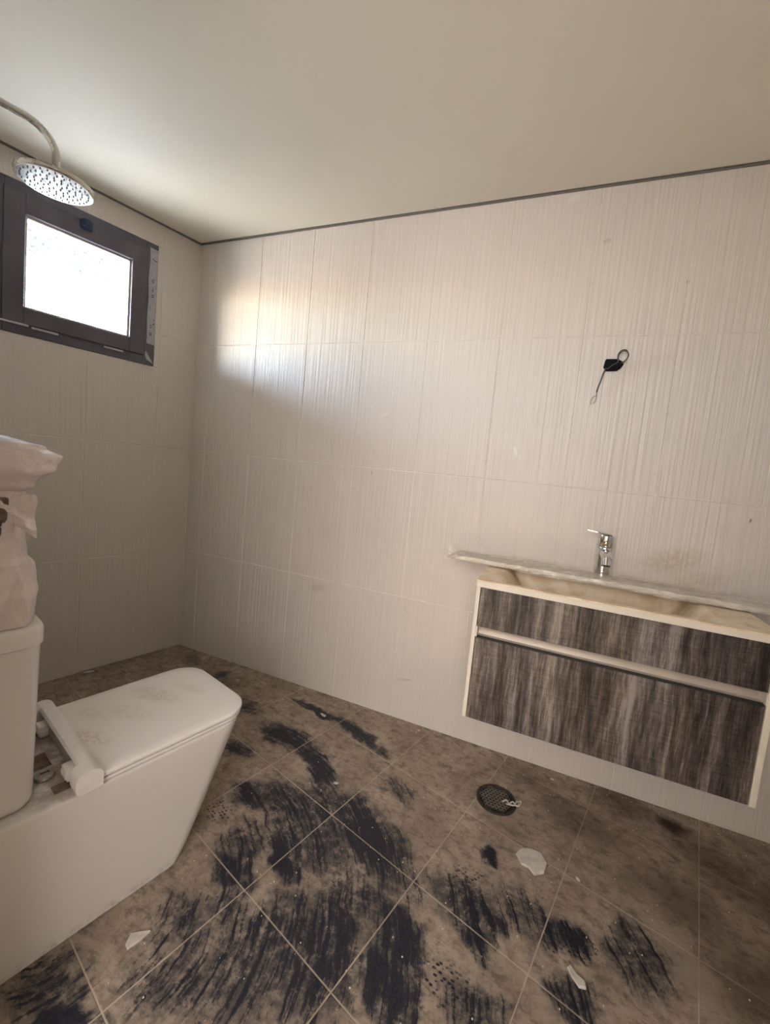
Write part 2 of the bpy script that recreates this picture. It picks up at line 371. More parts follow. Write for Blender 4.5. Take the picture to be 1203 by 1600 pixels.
def box(bm, x0, x1, y0, y1, z0, z1, bev=0.0, seg=2):
    r = bmesh.ops.create_cube(bm, size=1)
    vs = r['verts']
    for v in vs:
        v.co = Vector(((x0+x1)/2+v.co.x*(x1-x0), (y0+y1)/2+v.co.y*(y1-y0), (z0+z1)/2+v.co.z*(z1-z0)))
    if bev:
        es = list({e for v in vs for e in v.link_edges})
        bmesh.ops.bevel(bm, geom=es, offset=bev, segments=seg, affect='EDGES', profile=.6)
def boxobj(name, dims, mat, parent=None, bev=0.0, seg=2):
    bm = bmesh.new(); box(bm, *dims, bev=bev, seg=seg)
    return autosmooth(from_bm(name, bm, mat, parent)) if bev else from_bm(name, bm, mat, parent)
def loft(bm, rings, cap=True, closed=True):
    vr = [[bm.verts.new(p) for p in r] for r in rings]
    k = len(vr[0])
    for a, b_ in zip(vr[:-1], vr[1:]):
        for i in range(k if closed else k-1):
            j = (i+1) % k
            bm.faces.new((a[i], a[j], b_[j], b_[i]))
    if cap:
        bm.faces.new(list(reversed(vr[0]))); bm.faces.new(vr[-1])
    return vr
def rrect(x0, x1, y0, y1, rs, z, n=7):
    """plan outline, corners (x1y1, x0y1, x0y0, x1y0) with radii rs"""
    out = []
    for (cx, cy, sx, sy, a0), r in zip(((x1, y1, -1, -1, 0), (x0, y1, 1, -1, 90), (x0, y0, 1, 1, 180), (x1, y0, -1, 1, 270)), rs):
        for i in range(n):
            a = math.radians(a0+90*i/(n-1))
            out.append(Vector((cx+sx*r+r*math.cos(a), cy+sy*r+r*math.sin(a), z)))
    return out
def tube(bm, pts, rad, k=10, cap=True):
    pts = [Vector(p) for p in pts]; rings = []; prev = None
    for i, p in enumerate(pts):
        d = (pts[min(i+1, len(pts)-1)]-pts[max(i-1, 0)]).normalized()
        if prev is None:
            n = d.orthogonal().normalized()
        else:
            n = (prev-d*prev.dot(d)).normalized()
        prev = n; b_ = d.cross(n)
        r = rad[i] if isinstance(rad, (list, tuple)) else rad
        rings.append([p+(n*math.cos(2*math.pi*j/k)+b_*math.sin(2*math.pi*j/k))*r for j in range(k)])
    loft(bm, rings, cap)
def lathe(bm, prof, k=32, axis='Z', center=(0, 0, 0), cap=True):
    rings = []
    for r, h in prof:
        rings.append([Vector((center[0]+r*math.cos(2*math.pi*j/k), center[1]+r*math.sin(2*math.pi*j/k), center[2]+h)) for j in range(k)])
    loft(bm, rings, cap)
def smoothcurve(pts, n=8):
    pts = [Vector(p) for p in pts]; out = []
    for i in range(len(pts)-1):
        p0, p1, p2, p3 = pts[max(i-1, 0)], pts[i], pts[i+1], pts[min(i+2, len(pts)-1)]
        for j in range(n):
            t = j/n
            out.append(.5*((2*p1)+(p2-p0)*t+(2*p0-5*p1+4*p2-p3)*t*t+(3*p1-p0-3*p2+p3)*t**3))
    out.append(pts[-1]); return out

# ---------------------------------------------------------------- room shell
H = 2.367
rnd = random.Random(4)
TW, TH = .325, .6
GAP = .0015
def chamfer_tile(bm, u0, u1, v0, v1, mapf, c=.0013, d0=.006):
    """tile on a wall: mapf(u, depth, v) -> point, depth 0 is the glazed face"""
    g = GAP
    a = [(u0+g, v0+g), (u1-g, v0+g), (u1-g, v1-g), (u0+g, v1-g)]
    b_ = [(u0+g+c, v0+g+c), (u1-g-c, v0+g+c), (u1-g-c, v1-g-c), (u0+g+c, v1-g-c)]
    back = [bm.verts.new(mapf(x, d0, y)) for x, y in a]
    mid = [bm.verts.new(mapf(x, c, y)) for x, y in a]
    top = [bm.verts.new(mapf(x, 0, y)) for x, y in b_]
    for A, B in ((back, mid), (mid, top)):
        for i in range(4): bm.faces.new((A[i], A[(i+1) % 4], B[(i+1) % 4], B[i]))
    bm.faces.new(top)
def wall_tiles(parent, mat, u_start, u_end, u_ref, mapf, holes=()):
    us = [u_start]
    k = math.ceil((u_start+.004-u_ref)/TW)
    while u_ref+k*TW < u_end-.004:
        us.append(u_ref+k*TW); k += 1
    us.append(u_end)
    vs = [0.001, .601, 1.201, 1.801, H-.004]
    for i in range(len(us)-1):
        for j in range(4):
            cells = [(us[i], us[i+1], vs[j], vs[j+1])]
            for (a0, a1, b0, b1) in holes:
                nxt = []
                for (x0, x1, y0, y1) in cells:
                    if x1 <= a0 or x0 >= a1 or y1 <= b0 or y0 >= b1: nxt.append((x0, x1, y0, y1)); continue
                    if y0 < b0: nxt.append((x0, x1, y0, b0))
                    if y1 > b1: nxt.append((x0, x1, b1, y1))
                    m0, m1 = max(y0, b0), min(y1, b1)
                    if x0 < a0: nxt.append((x0, a0, m0, m1))
                    if x1 > a1: nxt.append((a1, x1, m0, m1))
                cells = nxt
            if not cells: continue
            off = rnd.uniform(-.0003, .0003); tl = rnd.uniform(-.0004, .0004)
            bm = bmesh.new()
            um = (us[i]+us[i+1])/2
            for (x0, x1, y0, y1) in cells:
                if x1-x0 < .008 or y1-y0 < .008: continue
                chamfer_tile(bm, x0, x1, y0, y1, lambda u, d, v: mapf(u, d+off+tl*(u-um)/.16, v))
            if not bm.faces: bm.free(); continue
            from_bm('tile', bm, mat, parent)

# vanity wall (y = 0)
XR = 3.1
bm = bmesh.new(); box(bm, -.3, XR+.15, .0022, .14, -.02, 2.46)
wall_back = tag(from_bm('wall_back', bm, m_grout), kind='structure')
wall_tiles(wall_back, m_tile, 0.0005, XR-.0005, .438, lambda u, d, v: Vector((u, d, v)))
# window wall (N = 0), local frame x = into the room, y = towards the far corner
WT0, WT1, WZ0, WZ1 = .227, .886, 1.628, 2.2495
wl_root = bmesh.new()
def lwbox(bm, n0, n1, t0, t1, z0, z1): box(bm, n0, n1, -t1, -t0, z0, z1)
for (t0, t1, z0, z1) in ((-.35, WT0, -.02, 2.46), (WT1, 2.2, -.02, 2.46), (WT0, WT1, -.02, WZ0), (WT0, WT1, WZ1, 2.46)):
    lwbox(wl_root, -.16, -.0022, t0, t1, z0, z1)
wall_left = from_bm('wall_left', wl_root, m_grout); tag(wall_left, kind='structure'); wall_left.rotation_euler = (0, 0, ANG)
wall_tiles(wall_left, m_tile_l, 0.0005, 1.1995, .20, lambda u, d, v: Vector((-d, -u, v)), [(WT0, WT1, WZ0, WZ1)])
# door wall (T = 1.2) with the doorway the camera looks in through
DT = 1.2; D0, D1, DH = 1.64, 2.73, 2.20
bm = bmesh.new()
for (n0, n1, z0, z1) in ((-.16, D0, -.02, 2.46), (D1, 3.75, -.02, 2.46), (D0, D1, DH, 2.46)):
    box(bm, n0, n1, -DT-.12, -DT-.0022, z0, z1)
wall_front = from_bm('wall_front', bm, m_grout); tag(wall_front, kind='structure'); wall_front.rotation_euler = (0, 0, ANG)
wall_tiles(wall_front, m_tile_l, 0.0005, 3.44, .1, lambda u, d, v: Vector((u, -DT-d, v)), [(D0, D1, -1, DH)])
bm = bmesh.new(); box(bm, XR+.0022, XR+.15, -2.3, .14, -.02, 2.46)
wall_right = tag(from_bm('wall_right', bm, m_grout), kind='structure')
wall_tiles(wall_right, m_tile_l, 0.0005, 2.06, .2, lambda u, d, v: Vector((XR+d, -u, v)))

# ceiling with a shadow gap all round
def L2(p): return Vector((p.x, p.y, 0))
def room_poly(inset, t_far=DT):
    a = nt(inset, -.0, 0)
    # corner far-left: N = inset and y = -inset
    def on_y(n, y):  # point with N = n and world y = y
        t = (NV.y*n-y)/(-TV.y); return nt(n, t)
    def on_x(t, x):
        n = (x-TV.x*t)/NV.x; return nt(n, t)
    return [on_y(inset, -inset), Vector((XR-inset, -inset, 0)), on_x(t_far-inset, XR-inset), nt(inset, t_far-inset)]
def prism(name, poly, z0, z1, mat, parent=None):
    bm = bmesh.new()
    loft(bm, [[Vector((p.x, p.y, z0)) for p in poly], [Vector((p.x, p.y, z1)) for p in poly]])
    return from_bm(name, bm, mat, parent)
ceiling = tag(prism('ceiling', room_poly(.012), H, H+.0125, m_paint), kind='structure')
prism('shadow_gap_backing', room_poly(-.05), H+.022, 2.47, m_dark_gap, ceiling)

# dark strips painting the gap's shade where the walls meet the ceiling
def shade_strip(name, a, b_, into):
    bm = bmesh.new(); n = into.normalized()
    q = [(-.001, H-.0050), (.0025, H-.0050), (.0025, H-.0005), (.010, H-.0005), (.010, H+.012), (-.001, H+.012)]
    loft(bm, [[Vector((p.x, p.y, 0))+n*d+Vector((0, 0, z)) for d, z in q] for p in (a, b_)])
    tag(from_bm(name, bm, m_dark_gap), kind='structure')
_c = room_poly(0)
shade_strip('gap_shade_1', _c[0], _c[1], Vector((0, -1, 0)))
shade_strip('gap_shade_2', _c[0], _c[3], NV)
shade_strip('gap_shade_3', _c[1], _c[2], Vector((-1, 0, 0)))
shade_strip('gap_shade_4', _c[3], _c[2], -TV)

# floor: joint bed and single tiles laid parallel to the window wall
FS = .341; FO = Vector((1.458, -.634, 0))
def clip(poly, a, b_):
    """keep the part of poly to the left of a->b"""
    out = []; n = Vector((-(b_-a).y, (b_-a).x, 0)).normalized()
    for i in range(len(poly)):
        p, q = poly[i], poly[(i+1) % len(poly)]; dp, dq = n.dot(p-a), n.dot(q-a)
        if dp >= 0: out.append(p)
        if (dp >= 0) != (dq >= 0): out.append(p+(q-p)*(dp/(dp-dq)))
    return out
bed = [nt(-.1, -.1), nt(3.9, -1.1), nt(3.9, 1.9), nt(-.1, 1.9)]
floor = tag(prism('floor', [nt(-.12, -1.3), nt(4.2, -1.3), nt(4.2, 3.3), nt(-.12, 3.3)], -.10, -.0013, m_fgrout), kind='structure')
rp = [room_poly(.0)[i] for i in (3, 2, 1, 0)]
rp = [nt(0, DT), nt(D0, DT), nt(D0, DT+.12), nt(D1, DT+.12), nt(D1, DT), room_poly(0)[2], Vector((XR, 0, 0)), Vector((0, 0, 0))]
def in_conv(poly, wallset):
    for a, b_ in wallset: 
        poly = clip(poly, a, b_)
        if len(poly) < 3: return []
    return poly
c0, c1, c2, c3 = room_poly(0)
walls = [(c3, c2), (c2, c1), (c1, c0), (c0, c3)]
for i in range(-7, 8):
    for j in range(-7, 8):
        o = FO+NV*(i*FS)-TV*(j*FS)
        g = .0019
        sq = [o+NV*g-TV*g, o+NV*(FS-g)-TV*g, o+NV*(FS-g)-TV*(FS-g), o+NV*g-TV*(FS-g)]
        sq = in_conv(sq, walls)
        if len(sq) < 3: continue
        cen = sum(sq, Vector())/len(sq)
        ar = sum((sq[k].x*sq[(k+1) % len(sq)].y-sq[(k+1) % len(sq)].x*sq[k].y) for k in range(len(sq)))/2
        if abs(ar) < .0006: continue
        dz = rnd.uniform(-.0004, .0002)
        bm = bmesh.new()
        inner = [p+(cen-p).normalized()*.0016 for p in sq]
        loft(bm, [[Vector((p.x, p.y, -.008)) for p in sq], [Vector((p.x, p.y, dz-.0008)) for p in sq], [Vector((p.x, p.y, dz)) for p in inner]])
        from_bm('tile', bm, m_floor, floor)

# outside: ground, and a dark slab added to darken the upper pane
tag(prism('ground', [nt(-.17, -8), nt(-.17, 9), nt(-14, 9), nt(-14, -8)], -.5, -.3, m_conc), kind='structure')
tag(prism('pane_shade_slab', [nt(-.165, -2), nt(-.165, 3.2), nt(-1.75, 3.2), nt(-1.75, -2)], 2.52, 2.66, m_pane_shade), kind='structure')

# unseen hallway box added to block the sky, with its own lamp inside
bm = bmesh.new()
for (n0, n1, t0, t1, z0, z1) in ((.2, .32, 1.32, 3.6, -.02, 2.7), (4.1, 4.22, 1.32, 3.6, -.02, 2.7), (.2, 4.22, 3.6, 3.72, -.02, 2.7), (.2, 4.22, 1.32, 3.72, 2.7, 2.8), (.2, 4.22, 1.2, 1.32, 2.461, 2.7), (3.751, 4.22, 1.2, 1.32, -.02, 2.461)):
    box(bm, n0, n1, -t1, -t0, z0, z1)
hall = from_bm('hallway_sky_block', bm, m_paint); hall.rotation_euler = (0, 0, ANG); tag(hall, kind='structure')

# ---------------------------------------------------------------- window
win = empty('window_1', (0, 0, 0), ANG, kind='structure')
def bars(bm, t0, t1, z0, z1, wt, wzb, wzt, n0, n1, bev=.002):
    lwb = lambda a, b_, c, d: box(bm, n0, n1, -b_, -a, c, d, bev=bev, seg=1)
    lwb(t0, t0+wt, z0, z1); lwb(t1-wt, t1, z0, z1); lwb(t0+wt-.001, t1-wt+.001, z0, z0+wzb); lwb(t0+wt-.001, t1-wt+.001, z1-wzt, z1)
bm = bmesh.new(); bars(bm, WT0, WT1, WZ0, WZ1, .058, .048, .045, -.075, .005)
autosmooth(from_bm('frame', bm, m_frame, win))
bm = bmesh.new(); bars(bm, .281, .832, 1.6725, 2.2075, .070, .070, .081, -.062, .016)
sash = autosmooth(from_bm('sash', bm, m_frame2, win))
bm = bmesh.new(); bars(bm, .351, .762, 1.7425, 2.1265, .009, .009, .010, -.045, -.001, .001)
autosmooth(from_bm('glazing_bead', bm, m_gasket, win))
bm = bmesh.new(); lwbox(bm, -.030, -.025, .356, .757, 1.748, 2.121)
from_bm('pane', bm, m_pane, win)
bm = bmesh.new(); box(bm, .014, .030, -.572, -.527, 2.168, 2.205, bev=.003); box(bm, .026, .034, -.562, -.537, 2.184, 2.21, bev=.002)
box(bm, .028, .036, -.565, -.534, 2.172, 2.178, bev=.001)
tag(autosmooth(from_bm('latch_cap', bm, m_blue, win)), 'dark blue plastic latch cap')
for (t0, t1, z0) in ((.745, .884, 1.664), (.64, .735, 1.660), (.376, .462, 1.659)):
    boxobj('drainage_cap', (.003, .0155, -t1, -t0, z0, z0+.0095), m_tab, win, bev=.002)
# peeling strip of protective film on the frame's right member
def strip(bm, pts, n_off, th=.0006):
    """polygon in (t, z) on the window wall"""
    loft(bm, [[Vector((n_off, -t, z)) for t, z in pts], [Vector((n_off+th, -t, z)) for t, z in pts]])
bm = bmesh.new()
ks = 14; L_ = []; R_ = []
for i in range(ks+1):
    z = 1.655+i*(2.222-1.655)/ks
    R_.append((.2285+.0015*math.sin(i*2.1), z)); L_.append((.2685+.002*math.sin(i*1.3+1), z+.003))
for i in range(ks):
    if i in (0, 1): continue
    a = [R_[i], R_[i+1], L_[i+1], L_[i]]
    b0 = .0068+.0008*math.sin(i*1.7); 
    vs = [bm.verts.new((b0+.0006*((k in (1, 2))), -t, z)) for k, (t, z) in enumerate(a)]
    bm.faces.new(vs)
bmesh.ops.remove_doubles(bm, verts=bm.verts, dist=.0009)
strip(bm, [(.232, 1.640), (.238, 1.652), (.2695, 1.700), (.2715, 1.672), (.264, 1.655)], .0066)
film = tag(from_bm('protective_film', bm, m_tape, win), 'pale printed protective film peeling off the frame')
bm = bmesh.new()
for (t, z, kind) in ((.245, 2.165, 'check'), (.249, 2.06, 'diamond'), (.248, 2.015, 'bar'), (.248, 1.985, 'eq'), (.236, 1.865, 'dot'), (.238, 1.845, 'tri'), (.251, 1.83, 'diamond'), (.251, 1.79, 'eq')):
    s = .0075
    P_ = lambda pts: strip(bm, [(t-a*s, z+b_*s) for a, b_ in pts], .0084, .0004)
    if kind == 'check': P_([(-1.8, .9), (-1.6, 1.3), (.2, .1), (1.6, .3), (1.6, -.1), (.1, -.5)])
    elif kind == 'diamond':
        P_([(0, 1.6), (.9, 0), (.55, 0), (0, 1.0), (-.55, 0), (-.9, 0)]); P_([(0, -1.6), (-.9, 0), (-.55, 0), (0, -1.0), (.55, 0), (.9, 0)])
    elif kind == 'bar': P_([(-.35, -1), (.35, -1), (.35, -.6), (.1, -.6), (.1, .6), (.35, .6), (.35, 1), (-.35, 1)])
    elif kind == 'eq': P_([(-.8, .3), (.8, .3), (.8, .9), (-.8, .9)]); P_([(-.8, -.9), (.8, -.9), (.8, -.3), (-.8, -.3)])
    elif kind == 'dot': P_([(-.5, 0), (0, -.5), (.5, 0), (0, .5)])
    else: P_([(-.7, -.5), (.7, -.5), (0, .7)])
pr_ = from_bm('printed_marks', bm, m_ink, film)

# ---------------------------------------------------------------- shower head on its arm
sh = empty('shower_head', nt(.67, .82, 2.0), ANG, 'round chrome rain shower head on a bent arm, upper left by the window', 'shower head')
# local: x = N offset, y = -(T offset)
bm = bmesh.new(); lathe(bm, [(.0, -.0005), (.098, -.0005), (.1015, .002), (.1035, .008), (.1025, .013), (.075, .019), (.040, .024), (.0, .024)], 56)
autosmooth(from_bm('shower_rose', bm, m_satin, sh), 30)
bm = bmesh.new(); lathe(bm, [(.0, -.0016), (.0965, -.0016), (.0975, -.0004), (.0, -.0004)], 56)
autosmooth(from_bm('face_plate', bm, m_nozzle_face, sh), 30)
bm = bmesh.new()
for ring, r in enumerate((.018, .035, .052, .069, .086)):
    n_ = 6+ring*6
    for k in range(n_):
        a = 2*math.pi*k/n_+ring*.2
        lathe(bm, [(.0, -.0042), (.0016, -.0042), (.0024, -.0014), (.0, -.0014)], 6, center=(r*math.cos(a), r*math.sin(a), 0))
nz = tag(from_bm('nozzles', bm, m_nozzle, sh), 'grey rubber spray nozzles', kind='stuff')
bm = bmesh.new()
arm = [(0, 0, .02), (0, 0, .06), (0, 0, .085)]
for k in range(1, 9):
    a = math.pi/2*k/8; arm.append((0, -.075*(1-math.cos(a)), .085+.072*math.sin(a)))
arm += [(0, -.2, .157), (0, -.372, .157)]
tube(bm, arm, .0105, 16); autosmooth(from_bm('arm', bm, m_satin, sh), 50)
bm = bmesh.new(); lathe(bm, [(.0, .022), (.019, .022), (.019, .030), (.0135, .034), (.0135, .052), (.0, .052)], 24)
autosmooth(from_bm('swivel_nut', bm, m_satin, sh), 30)
fl = bmesh.new(); lathe(fl, [(.0, 0), (.03, 0), (.028, .006), (.0, .008)], 24)
bmesh.ops.rotate(fl, verts=fl.verts, matrix=Matrix.Rotation(-math.pi/2, 3, 'X')); bmesh.ops.translate(fl, verts=fl.verts, vec=(0, -.379, .157))
autosmooth(from_bm('wall_flange', fl, m_satin, sh), 30)

# ---------------------------------------------------------------- toilet (local x = N - 1.187, y = 1.0 - T, z up; bowl points to +y)
tl = empty('toilet', nt(1.187, 1.0, 0), ANG, 'white close-coupled toilet with its lid down, at the left edge', 'toilet')
def body_ring(z, hw, yf, r, inset=0.0, yb=-.195):
    return rrect(-hw+inset, hw-inset, yb+inset, yf-inset, (r, r, .012, .012), z, 9)
bm = bmesh.new()
rings = []
for z, ins in ((0.0, .004), (.004, 0)): rings.append(body_ring(z, .1775, .372, .058, ins))
for k in range(1, 9):
    f = k/8; z = .004+f*(.366-.004)
    rings.append(body_ring(z, .1775+.0105*f, .372+(.538-.372)*(f**.93), .058+.022*f))
rings += [body_ring(.3725, .188, .5385, .08, .0008), body_ring(.3752, .188, .5385, .08, .0035), body_ring(.376, .188, .5385, .08, .010)]
loft(bm, rings); autosmooth(from_bm('bowl', bm, m_cer, tl), 40)
def slab(name, hw, y0, y1, rf, rb, z0, z1, e, mat, par, crown=0.0):
    bm = bmesh.new()
    rr = lambda ins, z: rrect(-hw+ins, hw-ins, y0+ins, y1-ins, (rf-ins*.5, rf-ins*.5, rb, rb), z, 9)
    rgs = [rr(e, z0), rr(0, z0+e)]+[rr(0, z1-e), rr(e*.35, z1-e*.35), rr(e, z1), rr(.03, z1+crown)]
    loft(bm, rgs); return autosmooth(from_bm(name, bm, mat, par), 40)
slab('seat', .1865, .128, .5485, .082, .012, .3785, .3865, .002, m_plastic, tl)
slab('lid', .190, .124, .552, .085, .010, .3915, .405, .0035, m_lid, tl, .0006)
# hinge housing across the back of the lid
hg = None
def bar(bm, x0, x1, prof):
    loft(bm, [[Vector((x0, y, z)) for y, z in prof], [Vector((x1, y, z)) for y, z in prof]])
full = [(.134, .381), (.134, .414)]
for k in range(9):
    a = math.radians(10+160*k/8); full.append((.106+.027*math.cos(a), .414+.019*math.sin(a)))
full += [(.078, .405), (.080, .386), (.088, .378)]
cs = full[:8]+[(.092, .4255), (.1005, .418), (.1005, .384)]
bm = bmesh.new(); bar(bm, -.199, -.160, full); bar(bm, .155, .199, full); bar(bm, -.160, .155, cs)
bmesh.ops.remove_doubles(bm, verts=bm.verts, dist=.0001)
hg = autosmooth(from_bm('hinge_cover', bm, m_plastic, tl), 35)
boxobj('hinge_slot', (-.158, .153, .0985, .104, .3835, .417), m_slot, hg, bev=.001)  # grey colour stands in for the shade inside the slot
for x in (-.128, .098):
    bm = bmesh.new(); box(bm, x, x+.034, .076, .104, .384, .412, bev=.005); box(bm, x+.008, x+.012, .074, .08, .392, .404)
    box(bm, x+.02, x+.036, .079, .10, .380, .40, bev=.004)
    autosmooth(from_bm('hinge_knuckle', bm, m_plastic, hg), 35)
for x, y in ((.070, .052), (-.094, .056)):
    bm = bmesh.new(); lathe(bm, [(.0, 0), (.021, 0), (.0215, .005), (.019, .009), (.010, .012), (.0, .0125)], 28, center=(x, y, .3752))
    c_ = autosmooth(from_bm('hinge_bolt_cap', bm, m_boltcap, tl), 35)
    bm = bmesh.new(); box(bm, x-.002, x+.002, y-.009, y+.009, .3870, .3884); from_bm('screw_slot', bm, m_rubber, c_)
for (x0, x1, y0, y1) in ((-.03, .035, .036, .075), (.118, .15, .052, .085), (-.15, -.118, .055, .088)):
    tag(boxobj('glue_patch', (x0, x1, y0, y1, .3755, .3768), m_oldtape, tl, bev=.0005, seg=1), 'brown sticky glue patch')
# tank
bm = bmesh.new(); rgs = []
for z, ins in ((.377, .012), (.381, .005), (.388, .001), (.40, 0), (.752, -.006)):
    rgs.append(rrect(-.158+ins, .158-ins, -.195, .017-ins, (.035, .035, .012, .012), z, 9))
loft(bm, rgs); autosmooth(from_bm('tank', bm, m_cer, tl), 40)
bm = bmesh.new(); rgs = []
for z, ins in ((.753, .004), (.756, 0), (.788, 0), (.795, .0025), (.799, .008), (.800, .03)):
    rgs.append(rrect(-.172+ins, .172-ins, -.196, .027-ins, (.038, .038, .012, .012), z, 9))
loft(bm, rgs); autosmooth(from_bm('tank_lid', bm, m_cer, tl), 40)

# ---------------------------------------------------------------- plastic-wrapped bundle standing on the tank
bd = empty('wrapped_bundle', nt(1.18, 1.08, .80), ANG, 'tall bundle wrapped in milky crumpled plastic, standing on the toilet tank', 'bundle')
def crumple(ring_prof, seedv, amp, name, mat, par, k=64, sub=9):
    """ring_prof: (z, x0, x1, y0, y1, r)"""
    rings = []
    pr2 = []
    for a, b_ in zip(ring_prof[:-1], ring_prof[1:]):
        for s in range(sub):
            f = s/sub; f2 = f*f*(3-2*f)
            pr2.append(tuple(a[i]+(b_[i]-a[i])*(f if i == 0 else f2) for i in range(6)))
    pr2.append(ring_prof[-1])
    for (z, x0, x1, y0, y1, r) in pr2:
        rg = rrect(x0, x1, y0, y1, (r,)*4, z, 22)
        cx, cy = (x0+x1)/2, (y0+y1)/2
        for p in rg:
            d = Vector((p.x-cx, p.y-cy, 0)).normalized()
            q = p*1.0
            n1 = abs(noise.noise(Vector((q.x*16, q.y*16, q.z*11))+Vector((seedv, 0, 0))))
            n2 = abs(noise.noise(Vector((q.x*40, q.y*40, q.z*26))+Vector((0, seedv, 0))))
            n3 = noise.noise(Vector((q.x*7, q.y*7, q.z*7))+Vector((0, 0, seedv)))
            off = amp*(1.1*(.25-n1)*2+.8*(.25-n2)+.9*n3)
            p += d*off; p.z += amp*.5*n3
        rings.append(rg)
    bm = bmesh.new(); loft(bm, rings)
    return autosmooth(from_bm(name, bm, mat, par), 28)
# front face of the bundle at y = +.09 (T = .99); local x = N - 1.18
crumple([(.002, -.165, .165, -.085, .096, .03), (.05, -.165, .165, -.085, .095, .03), (.095, -.162, .162, -.085, .092, .03), (.125, -.155, .155, -.085, .092, .035),
         (.145, -.145, .150, -.085, .078, .04), (.20, -.14, .148, -.085, .077, .04), (.25, -.14, .148, -.085, .083, .04), (.285, -.135, .145, -.085, .080, .04), (.292, -.11, .12, -.08, .05, .03)],
        3.1, .0095, 'wrapping', m_wrap, bd)
crumple([(.268, -.12, .13, -.09, .070, .03), (.300, -.15, .155, -.09, .090, .04), (.335, -.17, .175, -.09, .122, .05), (.358, -.17, .18, -.09, .128, .05), (.378, -.155, .165, -.09, .10, .05), (.392, -.12, .12, -.09, .05, .04), (.394, -.05, .05, -.04, .02, .015)],
        9.7, .0130, 'crumpled_top', m_wrap2, bd)
# folded edge of film hanging from the top, and the dark fitting showing through below it
bm = bmesh.new(); rings = []
for i in range(15):
    f = i/14; x = .148-.03*f
    rings.append([Vector((.150+.012*math.sin(j*1.7+i*.8), .088-.13*f, .275-.085*j/5*(1-.75*f)+.006*math.sin(i+j))) for j in range(6)])
loft(bm, rings, cap=False, closed=False)
autosmooth(from_bm('film_flap', bm, m_wrap2, bd), 50)
tag(boxobj('inner_fitting', (.135, .1535, -.02, .045, .215, .272), m_oldtape, bd, bev=.006), 'dark brown piece showing through the film')
bm = bmesh.new(); lathe(bm, [(.0, 0), (.016, 0), (.018, .03), (.0, .032)], 16, center=(.147, .018, .195)); autosmooth(from_bm('inner_knob', bm, m_darkmetal, bd))

# ---------------------------------------------------------------- vanity
VX0, VX1, VY, VZ0, VZ1 = 1.829, 2.645, -.45, .380, .860
vn = empty('vanity_cabinet', ((VX0+VX1)/2, -.22, VZ0), 0, 'wall-hung vanity with two grey-brown wood-grain drawers and white edges', 'cabinet')
VC = Vector(((VX0+VX1)/2, -.22, VZ0))
def vb(name, x0, x1, y0, y1, z0, z1, mat, bev=.001, par=vn, seg=1):
    return boxobj(name, (x0-VC.x, x1-VC.x, y0-VC.y, y1-VC.y, z0-VC.z, z1-VC.z), mat, par, bev=bev, seg=seg)
vb('side_panel', VX0, VX0+.013, VY, -.001, VZ0, VZ1-.001, m_white)
vb('side_panel', VX1-.016, VX1, VY, -.001, VZ0, VZ1-.001, m_white)
vb('bottom_panel', VX0+.013, VX1-.016, VY+.03, -.001, VZ0+.005, VZ0+.02, m_white)
vb('back_panel', VX0+.013, VX1-.016, -.02, -.001, VZ0+.02, VZ1-.12, m_white)
d1 = vb('drawer_front', VX0+.0155, VX1-.0185, VY+.001, VY+.019, .706, .8405, m_wood)
d2 = vb('drawer_front', VX0+.0155, VX1-.0185, VY+.001, VY+.019, VZ0+.002, .6665, m_wood)
vb('drawer_edge', VX0+.0155, VX1-.0185, VY+.001, VY+.019, .6667, .6700, m_rubber, par=d2, bev=.0005)
# recessed aluminium grip channel between the drawers
bm = bmesh.new(); prof = [(VY+.006, .7055), (VY+.016, .7050), (VY+.032, .697), (VY+.036, .685), (VY+.032, .672), (VY+.020, .6685), (VY+.020, .664), (VY+.044, .664), (VY+.044, .7095), (VY+.006, .7095)]
loft(bm, [[Vector((x-VC.x, y-VC.y, z-VC.z)) for y, z in prof] for x in (VX0+.0135, VX1-.0165)])
tag(autosmooth(from_bm('grip_channel', bm, m_channel, vn), 40), 'brushed metal grip channel')
vb('channel_end_cap', VX0+.013, VX0+.018, VY+.0005, VY+.04, .669, .7055, m_white)
vb('channel_end_cap', VX1-.0185, VX1-.016, VY+.0005, VY+.04, .669, .7055, m_white)

# basin slab with a long trough whose ends slope and whose front lip sags
bs = empty('washbasin', (VC.x, -.225, VZ1), 0, 'white washbasin slab with a long shallow trough on top of the vanity', 'washbasin')
BX0, BX1, BY0, BY1 = VX0-.0005, VX1+.0005, VY-.006, -.001
bm = bmesh.new(); nx, ny = 120, 60; ZT = .866
def basin_z(x, y):
    # trough from y=-.40 to -.10, x=1.90..2.52; flared sloping ends
    fx0 = (x-(1.895))/.10; fx1 = (2.520-x)/.10
    fx = max(0, min(1, fx0, fx1)); fx = fx*fx*(3-2*fx)
    yc0 = -.430; yc1 = -.115
    fy = max(0, min(1, (y-yc0)/.022, (yc1-y)/.03)); fy = fy*fy*(3-2*fy)
    return ZT-.105*fx*fy
vt = []
for j in range(ny+1):
    row = []
    for i in range(nx+1):
        x = BX0+(BX1-BX0)*i/nx; y = BY0+(BY1-BY0)*j/ny
        row.append(bm.verts.new((x-VC.x, y+.225, basin_z(x, y)-VZ1)))
    vt.append(row)
for j in range(ny):
    for i in range(nx): bm.faces.new((vt[j][i], vt[j][i+1], vt[j+1][i+1], vt[j+1][i]))
